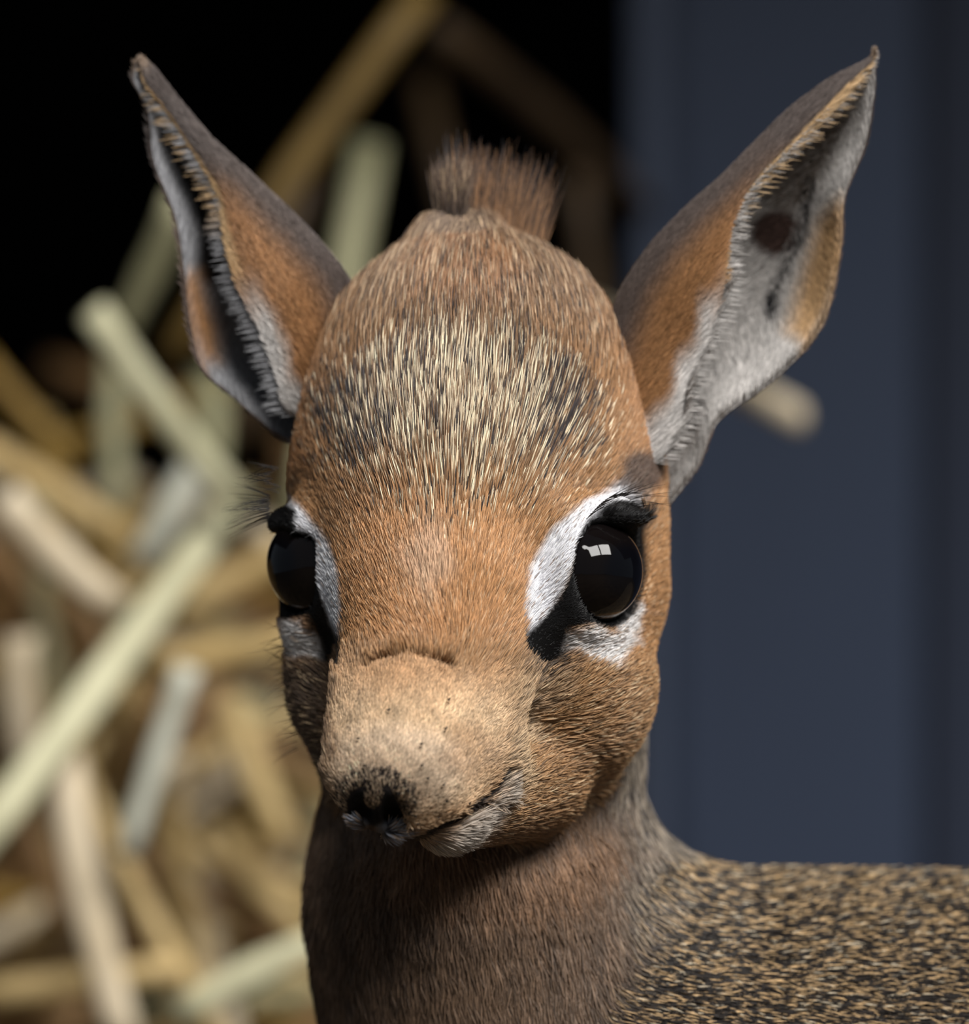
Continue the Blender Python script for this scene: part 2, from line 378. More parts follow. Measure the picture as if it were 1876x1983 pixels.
def head_masks(p):
    px, py = q2px(p)
    nose = pm(px, py, P_NOSE, 5)*(p[:, 2] > 150)*(1-em(px, py, 724, 1543, 20, 28, .6, 1.1))
    return px, py, nose
def wobble(p, s, seed):
    r = np.random.default_rng(seed); o = np.zeros(len(p))
    for i in range(5):
        k = r.normal(size=3)/s*(1+i*0.6); o += np.sin(p @ k+r.uniform(0, 6.28))/(1+i*0.5)
    return o/2.2
def head_color(p, rnd):
    """returns root colour, tip colour, hair length, radius, lift"""
    px, py, nose = head_masks(p); n = len(p); w = p[:, 2]
    wx = px+wobble(p, 40, 3)*14; wy = py+wobble(p, 40, 4)*14
    c = np.tile(lin(172, 116, 68), (n, 1))
    L = np.full(n, 34.); R = np.full(n, 1.25); lift = np.full(n, .35)
    # crown, greyer brown and longer
    m = (1-sstep(560, 820, wy)); c = mixc(c, lin(146, 108, 78), m); L += 58*m; R += .2*m; lift += .14*m
    m = em(wx, wy, 880, 470, 110, 110); L += 14*m; c = mixc(c, lin(104, 84, 74), m*.8)
    m = em(wx, wy, 900, 590, 140, 90)*.5; c = mixc(c, lin(172, 106, 60), m)
    # temple sides
    m = sstep(1160, 1260, wx)*(1-sstep(940, 1000, wy)); c = mixc(c, lin(168, 108, 62), m*.7)
    m = (1-sstep(560, 660, wx))*(1-sstep(900, 960, wy))*sstep(640, 740, wy); c = mixc(c, lin(180, 112, 60), m*.8)
    # face bridge orange
    m = em(wx, wy, 840, 1120, 240, 230, .5, 1.1); c = mixc(c, lin(196, 130, 74), m)
    L -= 4*sstep(900, 1100, py); lift -= .08*sstep(900, 1100, py); R -= .25*sstep(950, 1150, py)
    m = em(wx, wy, 832, 1100, 60, 110, .2, 1.1); c = mixc(c, lin(222, 176, 142), m*.75)
    # salt and pepper forehead
    ag = pm(wx, wy, P_AG, 85)
    dark = np.clip(em(wx, wy, 690, 870, 75, 80)+em(wx, wy, 1080, 850, 70, 95)+.55*em(wx, wy, 650, 790, 50, 60), 0, 1)
    c = mixc(c, lin(118, 92, 72), ag*.7)
    pl = ag*(.40-.18*dark)
    lite = rnd < pl; drk = (rnd > 1-(ag*.32+.30*dark)) & ~lite
    tip = c.copy(); root = c*.5
    tip[lite] = lin(242, 218, 182); root[lite] = lin(190, 160, 120)
    tip[drk] = lin(66, 58, 60); root[drk] = lin(52, 45, 46)
    L += ag*56; R[lite] += .12
    # crown: pale tips and dark hair between
    cr = (1-sstep(620, 800, wy))*(1-ag)
    sel = (rnd > .55) & (rnd < .55+.18*cr); tip[sel] = lin(204, 168, 132)
    sel = (rnd < .2*cr); tip[sel] = lin(84, 66, 58); root[sel] = lin(60, 48, 44)
    sel = (rnd > .9) & (py > 950); tip[sel] *= .45
    sel = (rnd > .80) & (rnd < .9) & (py > 820); tip[sel] = tip[sel]*.5+lin(235, 200, 160)*.5
    # muzzle
    mz = pm(wx, wy, P_MZ, 28)*(w > 60)
    mc = lin(222, 182, 140)*np.ones((n, 1)); mc = mixc(mc, lin(230, 198, 166), em(px, py, 760, 1500, 150, 90)); mc = mixc(mc, lin(160, 112, 74), em(wx, wy, 905, 1470, 60, 60)*.5)
    mc = mixc(mc, lin(190, 130, 80), (1-sstep(1290, 1400, wy))*.7)
    mc = mc*(1+.22*wobble(p, 22, 31)-.10*np.maximum(0, wobble(p, 11, 32)))[:, None]
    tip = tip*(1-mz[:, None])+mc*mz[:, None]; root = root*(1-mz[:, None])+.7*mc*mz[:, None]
    L = L*(1-mz)+15*mz; R = R*(1-mz)+1.1*mz; lift = lift*(1-mz)+.5*mz
    mj = mz > .5; tip[mj] *= (.78+.5*((rnd[mj]*9.7) % 1))[:, None]; root[mj] *= .9
    # cheeks
    ck = sstep(1230, 1330, py)*(1-mz)
    cc = np.tile(lin(168, 118, 72), (n, 1)); cc = mixc(cc, lin(172, 136, 102), .7*em(wx, wy, 1030, 1330, 70, 60)); cc = mixc(cc, lin(108, 84, 66), 1-sstep(640, 700, px))  # last mix puts the shade of the left cheek into the coat colour
    cc = mixc(cc, lin(186, 150, 112), em(wx, wy, 985, 1430, 45, 130))  # light caught by the ridge beside the muzzle, coloured in as paler fur
    cc[rnd > .8] *= .4
    cc[(rnd > .7) & (rnd < .8)] = lin(206, 172, 130)
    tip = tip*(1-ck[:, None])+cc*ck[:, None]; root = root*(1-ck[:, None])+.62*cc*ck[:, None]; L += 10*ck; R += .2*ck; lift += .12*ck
    # white marks round the eyes
    wh = np.clip(pm(px, py, P_WR, 9)+pm(px, py, P_WL, 8), 0, 1)*(w > -220); lw = np.clip(pm(wx, wy, P_LR, 12)+pm(wx, wy, P_LL, 12), 0, 1)*(w > -260)
    m = wh*(rnd*.25+.85 > .88).astype(float)*.95+0; m = np.clip(wh*1.0, 0, 1)*np.where(rnd > .93, .25, 1); tip = mixc(tip, lin(236, 236, 240), m); root = mixc(root, lin(190, 190, 198), m)
    m = lw*np.where(rnd > .85, .3, 1); tip = mixc(tip, lin(226, 222, 220), m); root = mixc(root, lin(150, 146, 146), m)
    m = np.maximum(wh, lw); L = L*(1-m)+24*m; R = R*(1-m)+.95*m
    # dark brows behind the eyes
    m = np.clip(em(px, py, 1232, 930, 50, 42)+em(px, py, 515, 945, 50, 45), 0, 1); tip = mixc(tip, lin(66, 55, 54), m*.85); root = mixc(root, lin(50, 42, 42), m*.85)
    # black lids and gland
    m = em(wx, wy, 1050, 1300, 62, 42, .3, 1.1)*(rnd > .35)*.8; tip = mixc(tip, lin(44, 40, 40), m); root = mixc(root, lin(36, 33, 33), m)
    bk = np.clip(pm(px, py, P_BR, 7)+pm(px, py, P_BL, 6), 0, 1)*(w > -220)
    tip = mixc(tip, lin(10, 9, 10), bk); root = mixc(root, lin(9, 8, 9), bk); L = L*(1-bk)+9*bk; R = R*(1-bk)+.9*bk
    for (ec, en) in EYES:
        dist = np.linalg.norm(p-ec, axis=1)
        L = np.minimum(L, 9+.55*np.maximum(0, dist-ER-6)); m = 1-sstep(ER+9, ER+17, dist)
        tip = mixc(tip, lin(9, 8, 9), m); root = mixc(root, lin(8, 7, 8), m)
    m = np.clip(em(px, py, 536, 1010, 50, 42, .75, 1.05)+em(px, py, 1205, 1006, 60, 38, .7, 1.05), 0, 1)*(w > -220); tip = mixc(tip, lin(9, 8, 9), m); root = mixc(root, lin(8, 7, 8), m)
    # nose
    halo = em(px, py, 728, 1550, 78, 62, .75, 1.1)*(w > 150)
    sel = halo*.55 > rnd; tip[sel] = lin(62, 54, 54); root[sel] = lin(50, 42, 42)
    m = np.clip(em(px, py, 690, 1597, 26, 16)+em(px, py, 757, 1607, 36, 18), 0, 1)*(w > 150)
    tip = mixc(tip, lin(172, 180, 196), m*np.where(rnd > .6, .2, 1)); root = mixc(root, lin(60, 60, 66), m); L += 6*m; lift += .3*m
    nk = nose*(1-m)
    tip = mixc(tip, lin(16, 14, 15), nk); root = mixc(root, lin(14, 12, 13), nk); L = L*(1-nk)+3*nk
    ch = pm(px, py, P_CHIN, 12); tip = mixc(tip, lin(196, 184, 172), ch*.9); root = mixc(root, lin(170, 160, 150), ch*.8); L += 2*ch
    # mouth line
    md = np.full(n, 1e9)
    for a, b in zip(MOUTH[:-1], MOUTH[1:]):
        a_, b_ = np.array(a[:2], float), np.array(b[:2], float); ab = b_-a_; t = np.clip(((px-a_[0])*ab[0]+(py-a_[1])*ab[1])/(ab@ab), 0, 1)
        md = np.minimum(md, np.hypot(px-a_[0]-ab[0]*t, py-a_[1]-ab[1]*t))
    m = (1-sstep(3, 8, md))*(w > 0); tip = mixc(tip, lin(46, 36, 32), m); root = mixc(root, lin(36, 28, 26), m); L = L*(1-.5*m)
    # jaw underside behind the chin
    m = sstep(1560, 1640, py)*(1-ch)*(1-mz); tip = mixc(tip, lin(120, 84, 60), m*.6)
    return root, tip, L, R, lift
def body_color(p, rnd):
    px, py = q2px(p); n = len(p)
    wx = px+wobble(p, 70, 8)*40
    # throat
    c = np.tile(lin(108, 80, 60), (n, 1)); c = mixc(c, lin(136, 94, 64), em(px, py, 960, 1640, 240, 110)*.8)
    sp = rnd*.999
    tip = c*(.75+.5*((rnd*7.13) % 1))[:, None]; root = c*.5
    tip = tip*(1+.35*wobble(p*np.array([1, .35, 1]), 15, 41))[:, None]
    g = sstep(1130, 1230, wx-0.12*(py-1600))
    gt = np.tile(lin(150, 134, 116), (n, 1)); gt[rnd > .55] = lin(74, 66, 62)
    tip = tip*(1-g[:, None])+gt*g[:, None]; root = root*(1-g[:, None])+lin(66, 58, 54)*g[:, None]
    b = sstep(1180, 1330, wx+.35*(py-1700))*sstep(1560, 1660, py)
    bt = np.tile(lin(198, 156, 104), (n, 1)); bt[rnd > .30] = lin(34, 27, 24); bt[(rnd > .26) & (rnd < .30)] = lin(216, 196, 164)
    tip = tip*(1-b[:, None])+bt*b[:, None]; root = root*(1-b[:, None])+lin(46, 38, 34)*b[:, None]
    L = 74-26*b; R = 1.35+.4*b; lift = np.full(n, .38)+.06*b
    return root, tip, L*np.ones(n), R*np.ones(n), lift, b
def ear_color(p, u, v, s, which, rnd):
    px, py = q2px(p); n = len(p)
    inner = s > .5
    wv = v+wobble(p, 50, 12)*.03; wu = u+wobble(p, 60, 13)*.03
    def line(poly, wd_, soft):
        md = np.full(n, 1e9)
        for a, b in zip(poly[:-1], poly[1:]):
            a_, b_ = np.array(a, float), np.array(b, float); ab = b_-a_; t = np.clip(((px-a_[0])*ab[0]+(py-a_[1])*ab[1])/(ab@ab), 0, 1)
            md = np.minimum(md, np.hypot(px-a_[0]-ab[0]*t, py-a_[1]-ab[1]*t))
        return 1-sstep(wd_-soft, wd_+soft, md)
    brown = np.tile(lin(166, 108, 60), (n, 1))
    m = sstep(.16, .40, wv)                      # towards the fold: grey
    m = m*(.25+.75*sstep(.15, .5, wv+.12*wu)); brown = mixc(brown, lin(96, 82, 78), np.clip(m, 0, 1)*.9)
    brown = mixc(brown, lin(64, 54, 52), sstep(.55, .72, wu)*.9)
    brown = mixc(brown, lin(206, 160, 104), (1-sstep(.03, .09, v))*sstep(.35, .5, u))
    Lp = [a[0] for a in (EAR_L, EAR_R)[which]]
    brown = mixc(brown, lin(92, 80, 77), line(Lp, 48, 38)*.95)
    brown = mixc(brown, lin(206, 164, 114), (1-sstep(.03, .07, v))*sstep(.35, .5, u))
    # base of the near rim is white
    brown = mixc(brown, lin(214, 208, 204), (1-sstep(.04, .12, wv))*(1-sstep(.28, .42, u)))
    wht = np.tile(lin(188, 182, 178) if which == 1 else lin(160, 160, 164), (n, 1)); wht = wht*(.75+.5*((rnd*3.3) % 1))[:, None]  # left ear lining greyer: its shade is put into the colour
    if which == 1:
        wht = mixc(wht, lin(104, 90, 80), pm(px, py, [(1480, 330), (1600, 225), (1645, 225), (1610, 330), (1575, 395), (1500, 430), (1460, 410)], 22)*np.where(rnd > .6, .5, 1))
        wht = mixc(wht, lin(72, 50, 45), em(px, py, 1488, 462, 58, 48, .7, 1.1))
        wht = mixc(wht, lin(206, 156, 102), pm(px, py, [(1640, 400), (1640, 520), (1605, 620), (1560, 690), (1520, 660), (1555, 560), (1590, 450)], 26))
        wht = mixc(wht, lin(24, 24, 28), line([(1570, 370), (1556, 470), (1505, 560), (1492, 625)], 13, 9)*np.where(rnd > .75, .3, 1))
        wht = mixc(wht, lin(60, 50, 46), line([(1345, 800), (1338, 840)], 10, 9))
    else:
        wht = mixc(wht, lin(40, 37, 38), line([(320, 250), (385, 390), (408, 470), (402, 545)], 24, 14))
        wht = mixc(wht, lin(186, 122, 66), pm(px, py, [(350, 550), (365, 650), (395, 715), (430, 715), (420, 650), (395, 590), (380, 550)], 30))
    wht = mixc(wht, lin(210, 168, 120), (1-sstep(.02, .08, v))*sstep(.5, .6, u))
    c = np.where(inner[:, None], wht, brown)
    c = mixc(c, lin(150, 120, 96), sstep(.90, .97, u)*.6)
    c = c*(.85+.3*((rnd*5.7) % 1))[:, None]
    L = np.where(inner, 26., 24.)+np.where(inner & (v < .25), 18, 0)*(1-sstep(.75, .95, u)); L *= (1-.55*sstep(.75, 1, u))
    R = np.full(n, .8); lift = np.where(inner, .5, .26)
    return c*.7, c, L, R, lift

# ------------------------------------------------------------------ fawn meshes
root_e = bpy.data.objects.new('dik_dik_fawn', None); col.objects.link(root_e)
root_e.location = (float((1700-CX)*K), 0.04, 0)
tag(root_e, 'small brown antelope fawn with big dark eyes, upright ears and a crown tuft', 'antelope')
bpy.context.view_layer.update()
PINV = root_e.matrix_world.inverted()
def adopt(o, parent=root_e):
    o.parent = parent; o.matrix_parent_inverse = PINV.copy(); return o

wv = q2world(HV)
me = bpy.data.meshes.new('body')
me.from_pydata(wv.tolist(), [], HF[:, ::-1].tolist())      # head space is mirrored, so flip
me.polygons.foreach_set('use_smooth', np.ones(len(me.polygons), bool)); me.update()
body = bpy.data.objects.new('body', me); col.objects.link(body); adopt(body)

def weights(p):
    dh = sdf_points(p, HEAD); db = sdf_points(p, BODY+LEGS)
    return sstep(-25, 25, db-dh)        # 1 on the head, 0 on neck and body
def full_color(p, u, v, s, ei, rnd):
    hw = np.where(ei < 0, weights(p), 1)
    r1, t1, L1, R1, l1 = head_color(p, rnd); r0, t0, L0, R0, l0, bmask = body_color(p, rnd)
    h = hw[:, None]
    out = [r1*h+r0*(1-h), t1*h+t0*(1-h), L1*hw+L0*(1-hw), R1*hw+R0*(1-hw), l1*hw+l0*(1-hw)]
    for i in (0, 1):
        k = np.nonzero(ei == i)[0]
        if len(k):
            e = ear_color(p[k], u[k], v[k], s[k], i, rnd[k])
            for a, b in zip(out, e): a[k] = b
    return out, hw, bmask
cv, _, _ = full_color(HV, earU, earV, earS, earI, np.full(len(HV), .5))
skin = np.concatenate([grade(cv[0]*.55+cv[1]*.25), np.ones((len(HV), 1))], 1)
hoof = HV[:, 1] > 4270
skin[hoof, :3] = lin(40, 36, 34)
at = me.attributes.new('coat', 'FLOAT_COLOR', 'POINT'); at.data.foreach_set('color', skin.astype(np.float32).ravel())
m, nt, b = new_mat('fawn_skin')
an = nt.nodes.new('ShaderNodeAttribute'); an.attribute_name = 'coat'; nt.links.new(an.outputs['Color'], b.inputs['Base Color'])
nz = nt.nodes.new('ShaderNodeTexNoise'); nz.inputs['Scale'].default_value = 900; bp = nt.nodes.new('ShaderNodeBump'); bp.inputs['Strength'].default_value = .4; bp.inputs['Distance'].default_value = .0004
nt.links.new(nz.outputs[0], bp.inputs['Height']); nt.links.new(bp.outputs[0], b.inputs['Normal'])
b.inputs['Roughness'].default_value = .7; b.inputs['Specular IOR Level'].default_value = .15
me.materials.append(m)

# eyes
def eye_mat():
    m, nt, b = new_mat('eye_gloss')
    an = nt.nodes.new('ShaderNodeAttribute'); an.attribute_name = 'iris'; nt.links.new(an.outputs['Color'], b.inputs['Base Color'])
    b.inputs['Roughness'].default_value = .04; b.inputs['Specular IOR Level'].default_value = .28; b.inputs['Coat Weight'].default_value = 0; b.inputs['Coat Roughness'].default_value = .02
    return m
ME = eye_mat()
for i, (c, n) in enumerate(EYES):
    bm = bmesh.new(); bmesh.ops.create_uvsphere(bm, u_segments=64, v_segments=40, radius=ER)
    gaze = norm(n+np.array([0, 0.05, 0.10]))
    cols = []; vs_ = []
    for v in bm.verts:
        d = norm(np.array(v.co)); a = math.degrees(math.acos(max(-1, min(1, float(d @ gaze)))))
        bulge = 1+.05*max(0, 1-(a/50)**2)
        vs_.append(c+d*ER*bulge)
        t = sstep(62, 66, np.array(a)); s_ = sstep(20, 34, np.array(a))
        base = lin(6, 6, 9)*(1-s_)+lin(11, 8, 8)*s_
        cols.append(list(base*(1-t)+lin(32, 29, 33)*t)+[1])
    wv_ = q2world(np.array(vs_))
    for v, q_ in zip(bm.verts, wv_): v.co = q_
    bmesh.ops.recalc_face_normals(bm, faces=bm.faces[:])
    em_ = bpy.data.meshes.new('eye'); bm.to_mesh(em_); bm.free()
    em_.polygons.foreach_set('use_smooth', [True]*len(em_.polygons))
    em_.attributes.new('iris', 'FLOAT_COLOR', 'POINT').data.foreach_set('color', np.array(cols, np.float32).ravel())
    em_.materials.append(ME)
    eo = bpy.data.objects.new('eye', em_); col.objects.link(eo); adopt(eo); eo['label'] = 'large glossy near-black eye'

# ------------------------------------------------------------------ fur
def hair_mat(name):
    m, nt, b = new_mat(name)
    an = nt.nodes.new('ShaderNodeAttribute'); an.attribute_name = 'hair_color'; nt.links.new(an.outputs['Color'], b.inputs['Base Color'])
    b.inputs['Roughness'].default_value = .48; b.inputs['Specular IOR Level'].default_value = .35
    return m
MH = hair_mat('fur')
def hair_obj(name, P, Rr, Cc, parent=root_e):
    """P: n x m x 3 in head space, Rr: n x m radii in pixels, Cc: n x m x 3"""
    n, mm = P.shape[:2]
    Cc = grade(Cc)
    cd = bpy.data.hair_curves.new(name); cd.add_curves([mm]*n)
    cd.points.foreach_set('position', q2world(P).astype(np.float32).ravel())
    cd.points.foreach_set('radius', (Rr*K).astype(np.float32).ravel())
    a = cd.attributes.new('hair_color', 'FLOAT_COLOR', 'POINT')
    a.data.foreach_set('color', np.concatenate([Cc, np.ones((n, mm, 1))], 2).astype(np.float32).ravel())
    cd.materials.append(MH)
    o = bpy.data.objects.new(name, cd); col.objects.link(o); adopt(o)
    return o
TRI = np.concatenate([HF[:, [0, 1, 2]], HF[:, [0, 2, 3]]])
A_, B_, C_ = HV[TRI[:, 0]], HV[TRI[:, 1]], HV[TRI[:, 2]]
NRM = np.cross(B_-A_, C_-A_); AREA = np.linalg.norm(NRM, axis=1)/2; NRM = norm(NRM)
cen = (A_+B_+C_)/3; cpx, cpy = q2px(cen)
view = norm(np.array([CX, CY, FPX])-cen); facing = (NRM*view).sum(1)
isear = TRI[:, 0] >= NB
inframe = (cpx > -60) & (cpx < 1960) & (cpy < 2060)
headish = (cpy < 1700) & (cpx < 1340) & ~isear
dens = np.where(headish, .16, .11); dens = np.where(isear, .24, dens)
face_f = np.where(facing > -.25, 1, .22); dens = dens*face_f
near = (cpx > -300) & (cpx < 2700) & (cpy < 2650)
dens = np.where(inframe, dens, np.where(near, .055, .02)*np.where(facing > -.25, 1, .5))
mzr = headish & (cpy > 1290) & (cen[:, 2] > 60) & (cpx < 1000)
dens = np.where(mzr, dens*2.1, dens)
dens[cpy > 2900] *= .5
NTOT = int((AREA*dens).sum())
pick = rng.choice(len(TRI), NTOT, p=(AREA*dens)/(AREA*dens).sum())
r1, r2 = rng.random(NTOT), rng.random(NTOT); fl = r1+r2 > 1; r1[fl] = 1-r1[fl]; r2[fl] = 1-r2[fl]
def bary(X):
    T = TRI[pick]; X0 = X[T[:, 0]]; X1 = X[T[:, 1]]; X2 = X[T[:, 2]]
    if X.ndim > 1: return X0+r1[:, None]*(X1-X0)+r2[:, None]*(X2-X0)
    return X0+r1*(X1-X0)+r2*(X2-X0)
P = bary(HV); N = NRM[pick]; U = bary(earU); VV = bary(earV); S = earS[TRI[pick, 0]]; EI = earI[TRI[pick, 0]]
outside = np.ones(NTOT, bool)
# no fur inside eye balls, on hooves, inside the head
for (c, n) in EYES: outside &= np.linalg.norm(P-c, axis=1) > ER+7
outside &= P[:, 1] < 4270
ear_in = (EI >= 0) & (np.where(EI >= 0, sdf_points(P, HEAD+BODY), 1) < 4)
outside &= ~ear_in
_, _, nose_m = head_masks(P); outside &= ~((nose_m > .6) & (EI < 0))
def keep(*a): return [x[outside] for x in a]
P, N, U, VV, S, EI, SRC = keep(P, N, U, VV, S, EI, pick)
n = len(P); rnd = rng.random(n); SPARSE = np.clip(np.sqrt(.11/dens[SRC]), 1, 2.0)*np.where(inframe[SRC], 0, 1)+inframe[SRC]
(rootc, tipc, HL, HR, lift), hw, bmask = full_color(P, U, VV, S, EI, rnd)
px, py = q2px(P)
# flow of the coat
crown = np.array([925., 300., -250.]); fan = np.array([865., 1330., 250.]); nosep = np.array([735., 1600., 330.])
t = sstep(640, 930, py)[:, None]
tu = sstep(440, 560, py)[:, None]
d_head = norm(norm(P-fan)*t+norm(crown-P)*(1-t)); d_head = norm(d_head*tu+np.array([.1, -1, -.1])*(1-tu))
tl = sstep(1180, 1330, py)[:, None]; d_head = norm(d_head*(1-tl)+norm(P-nosep)*tl)
d_body = norm(np.stack([.15*np.ones(n), np.ones(n), -.05*np.ones(n)], 1)*(1-bmask[:, None])+np.stack([np.ones(n), .28*np.ones(n), -.15*np.ones(n)], 1)*bmask[:, None])
flow = d_head*hw[:, None]+d_body*(1-hw[:, None])
# ears: hair runs from base to tip, inner near rim hair sweeps across the opening
for i, (st, w_) in enumerate(((EAR_L, -220), (EAR_R, -130))):
    k = EI == i
    ax = Q(*st[-1][0], w_)-Q(*st[1][0], w_); ax = norm(ax)
    flow[k] = ax
    kk = k & (S > .5)
    across = norm(Q(*st[5][2], w_)-Q(*st[5][0], w_))
    flow[kk] = norm(ax*.8+across*np.where(VV[kk] < .3, 1.3, np.where(VV[kk] > .75, -.8, .1))[:, None])
# small-scale clumping
cl = np.stack([wobble(P, 16, 21), wobble(P, 16, 22), wobble(P, 16, 23)], 1)
fz = np.where((hw > .5) & (py < 1290), .32, 1.)[:, None]
flow = flow+fz*(.22*cl+rng.normal(size=(n, 3))*.13)
tan = norm(flow-(flow*N).sum(1, keepdims=True)*N)
lift = np.where((hw > .5) & (EI < 0), lift*(.25+.75*sstep(430, 540, py)), lift)
HL = HL*(.65+.6*rng.random(n)); lift = lift*(.6+.8*rng.random(n))
dirn = norm(tan+N*lift[:, None])
tipk = ((hw > .5) & (EI < 0) & (py < 430) & (px > 835) & (px < 905))[:, None]; upv = norm(np.array([.08, -1, -.12])+rng.normal(size=(n, 3))*.12)
dirn = np.where(tipk, upv, dirn); HL = np.where((hw > .5) & (EI < 0), np.minimum(HL, 24+.62*np.hypot(px-868, py-405)), HL); HL = np.where(tipk[:, 0], rng.uniform(40, 120, n), HL); HR = np.where(tipk[:, 0], .8, HR)
bend = np.where(tipk, upv, norm(tan+N*(lift*.25)[:, None]))
MP = 5; ts = np.linspace(0, 1, MP)
pts = P[:, None]-N[:, None]*1.5+HL[:, None, None]*(dirn[:, None]*(ts*(1-.5*ts))[None, :, None]+bend[:, None]*(.5*ts*ts)[None, :, None])
rad = (HR*SPARSE)[:, None]*np.array([1, 1, .9, .65, .15])[None]
tt = sstep(.25, .75, ts)[None, :, None]
tt = np.where((bmask*(1-hw))[:, None, None] > .5, sstep(.45, .7, ts)[None, :, None], tt)
jit = (.62+.62*rng.random(n)**1.2)[:, None, None]
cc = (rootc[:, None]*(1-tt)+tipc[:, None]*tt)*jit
isE = EI >= 0; isH = (hw > .5) & ~isE; isB = ~isE & ~isH
print('hairs', isE.sum(), isH.sum(), isB.sum())
for sel, nm, lb in ((isH, 'head_fur', 'short russet fur with salt-and-pepper forehead'), (isB, 'body_fur', 'speckled brown coat of neck and back'), (isE & (EI == 0), 'ear_fur', 'fur of the ear above the hay'), (isE & (EI == 1), 'ear_fur', 'fur of the ear before the blue wall')):
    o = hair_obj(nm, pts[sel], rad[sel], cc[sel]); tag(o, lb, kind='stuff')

# crown tuft
def strands(name, roots, dirs, lens, rads, cr, ct, curve=None, MPn=6):
    n = len(roots); ts = np.linspace(0, 1, MPn)
    curve = np.zeros((n, 3)) if curve is None else curve
    p = roots[:, None]+lens[:, None, None]*(dirs[:, None]*ts[None, :, None]+curve[:, None]*(ts**2)[None, :, None])
    r = rads[:, None]*np.linspace(1, .15, MPn)[None]
    s = sstep(.55, .85, ts)[None, :, None]
    return hair_obj(name, p, r, cr[:, None]*(1-s)+ct[:, None]*s)
nt_ = 3600
a_ = rng.random(nt_)
x = 866+146*a_+rng.normal(0, 9, nt_); w_ = rng.uniform(-320, -215, nt_); y = 420+110*a_**1.2+rng.uniform(-25, 50, nt_)
roots = np.stack([x, y, w_], 1)
dirs = norm(np.stack([-.02+.30*a_+rng.normal(0, .09, nt_), -np.ones(nt_), -.1+rng.normal(0, .08, nt_)], 1))
lens = (150+55*a_)*rng.beta(2.2, 2.2, nt_)*1.25
k = rng.random(nt_)
cr = np.where((k < .7)[:, None], lin(166, 114, 76), lin(112, 82, 64)); cr = cr*rng.uniform(.75, 1.2, (nt_, 1)); dk = rng.random(nt_) > sstep(865, 915, x); cr[dk] = lin(80, 70, 68)
ct = np.where((k < .5)[:, None], lin(44, 42, 46), cr*.9)
tag(strands('crown_tuft', roots, dirs, lens, rng.uniform(.8, 1.5, nt_), cr, ct), 'upright brown tuft with dark tips on the crown', kind='stuff')

# lashes and whiskers
def lashes(name, base, dirs, lens, rad, lb):
    n = len(base)
    o = strands(name, np.array(base), norm(np.array(dirs)), np.array(lens), np.full(n, rad), np.tile(lin(24, 20, 20), (n, 1)), np.tile(lin(30, 25, 24), (n, 1)), curve=rng.normal(0, .08, (n, 3))+np.array([0, .12, 0]))
    tag(o, lb); return o
bL, dL, lL = [], [], []
for i in range(34):
    t = i/33; bL.append(Q(516+10*rng.random(), 958+t*50, -70+30*rng.normal())); dL.append((-1, -.35+.75*t+rng.normal()*.14, .1+rng.normal()*.2)); lL.append(rng.uniform(45, 100))
for i in range(16):
    bL.append(Q(530+rng.normal()*8, 900+rng.random()*55, -80)); dL.append((-1, -.15+rng.normal()*.2, .1)); lL.append(rng.uniform(30, 60))
lashes('eyelashes', bL, dL, lL, 1.0, 'long black lashes over the hay')
bR, dR, lR = [], [], []
for i in range(26):
    t = i/25; bR.append(Q(1135+t*100, 1005-45*math.sin(t*2.6), 150-t*60)); dR.append((.9+.4*t, -.7+.5*t+rng.normal()*.1, .3)); lR.append(rng.uniform(40, 95))
lashes('eyelashes', bR, dR, lR, .9, 'thin dark lashes against the temple')
wbs, wds, wls = [], [], []
for i in range(40):
    yy = 1180+rng.random()*270; wbs.append(Q(548+.14*max(0, yy-1240)+rng.normal()*5, yy, -150)); wds.append((-1, .1+rng.normal()*.35, .2)); wls.append(rng.uniform(25, 60)*(1 if rng.random() < .85 else 2.4))
lashes('whiskers', wbs, wds, wls, .8, 'fine dark hairs along the shaded cheek')
wbs, wds, wls = [], [], []
spots = [(772, 1497), (788, 1527), (828, 1505), (858, 1517), (864, 1549), (908, 1553), (803, 1552), (790, 1530), (804, 1578), (862, 1408), (868, 1352), (815, 1438), (816, 1480), (752, 1372), (676, 1405), (692, 1427), (770, 1533), (848, 1580), (808, 1592), (705, 1480)]
HEADCUT = HEAD
def drop(px_, py_, w0=520):
    p = Q(px_, py_, w0)
    for _ in range(60):
        d_ = float(sdf_points(p[None], HEADCUT)[0]); p = Q(px_, py_, p[2]-max(d_, .3)*.9)
        if d_ < .5: break
    return p
for s_ in spots:
    wbs.append(drop(*s_)+np.array([0, 0, 3.])); wds.append((.15, .3, .8)); wls.append(14)
o = strands('whisker_roots', np.array(wbs), norm(np.array(wds, float)), np.array(wls, float), np.full(len(wbs), 5.), np.tile(lin(22, 18, 17), (len(wbs), 1)), np.tile(lin(24, 20, 18), (len(wbs), 1)))
tag(o, 'black whisker dots on the tan muzzle')

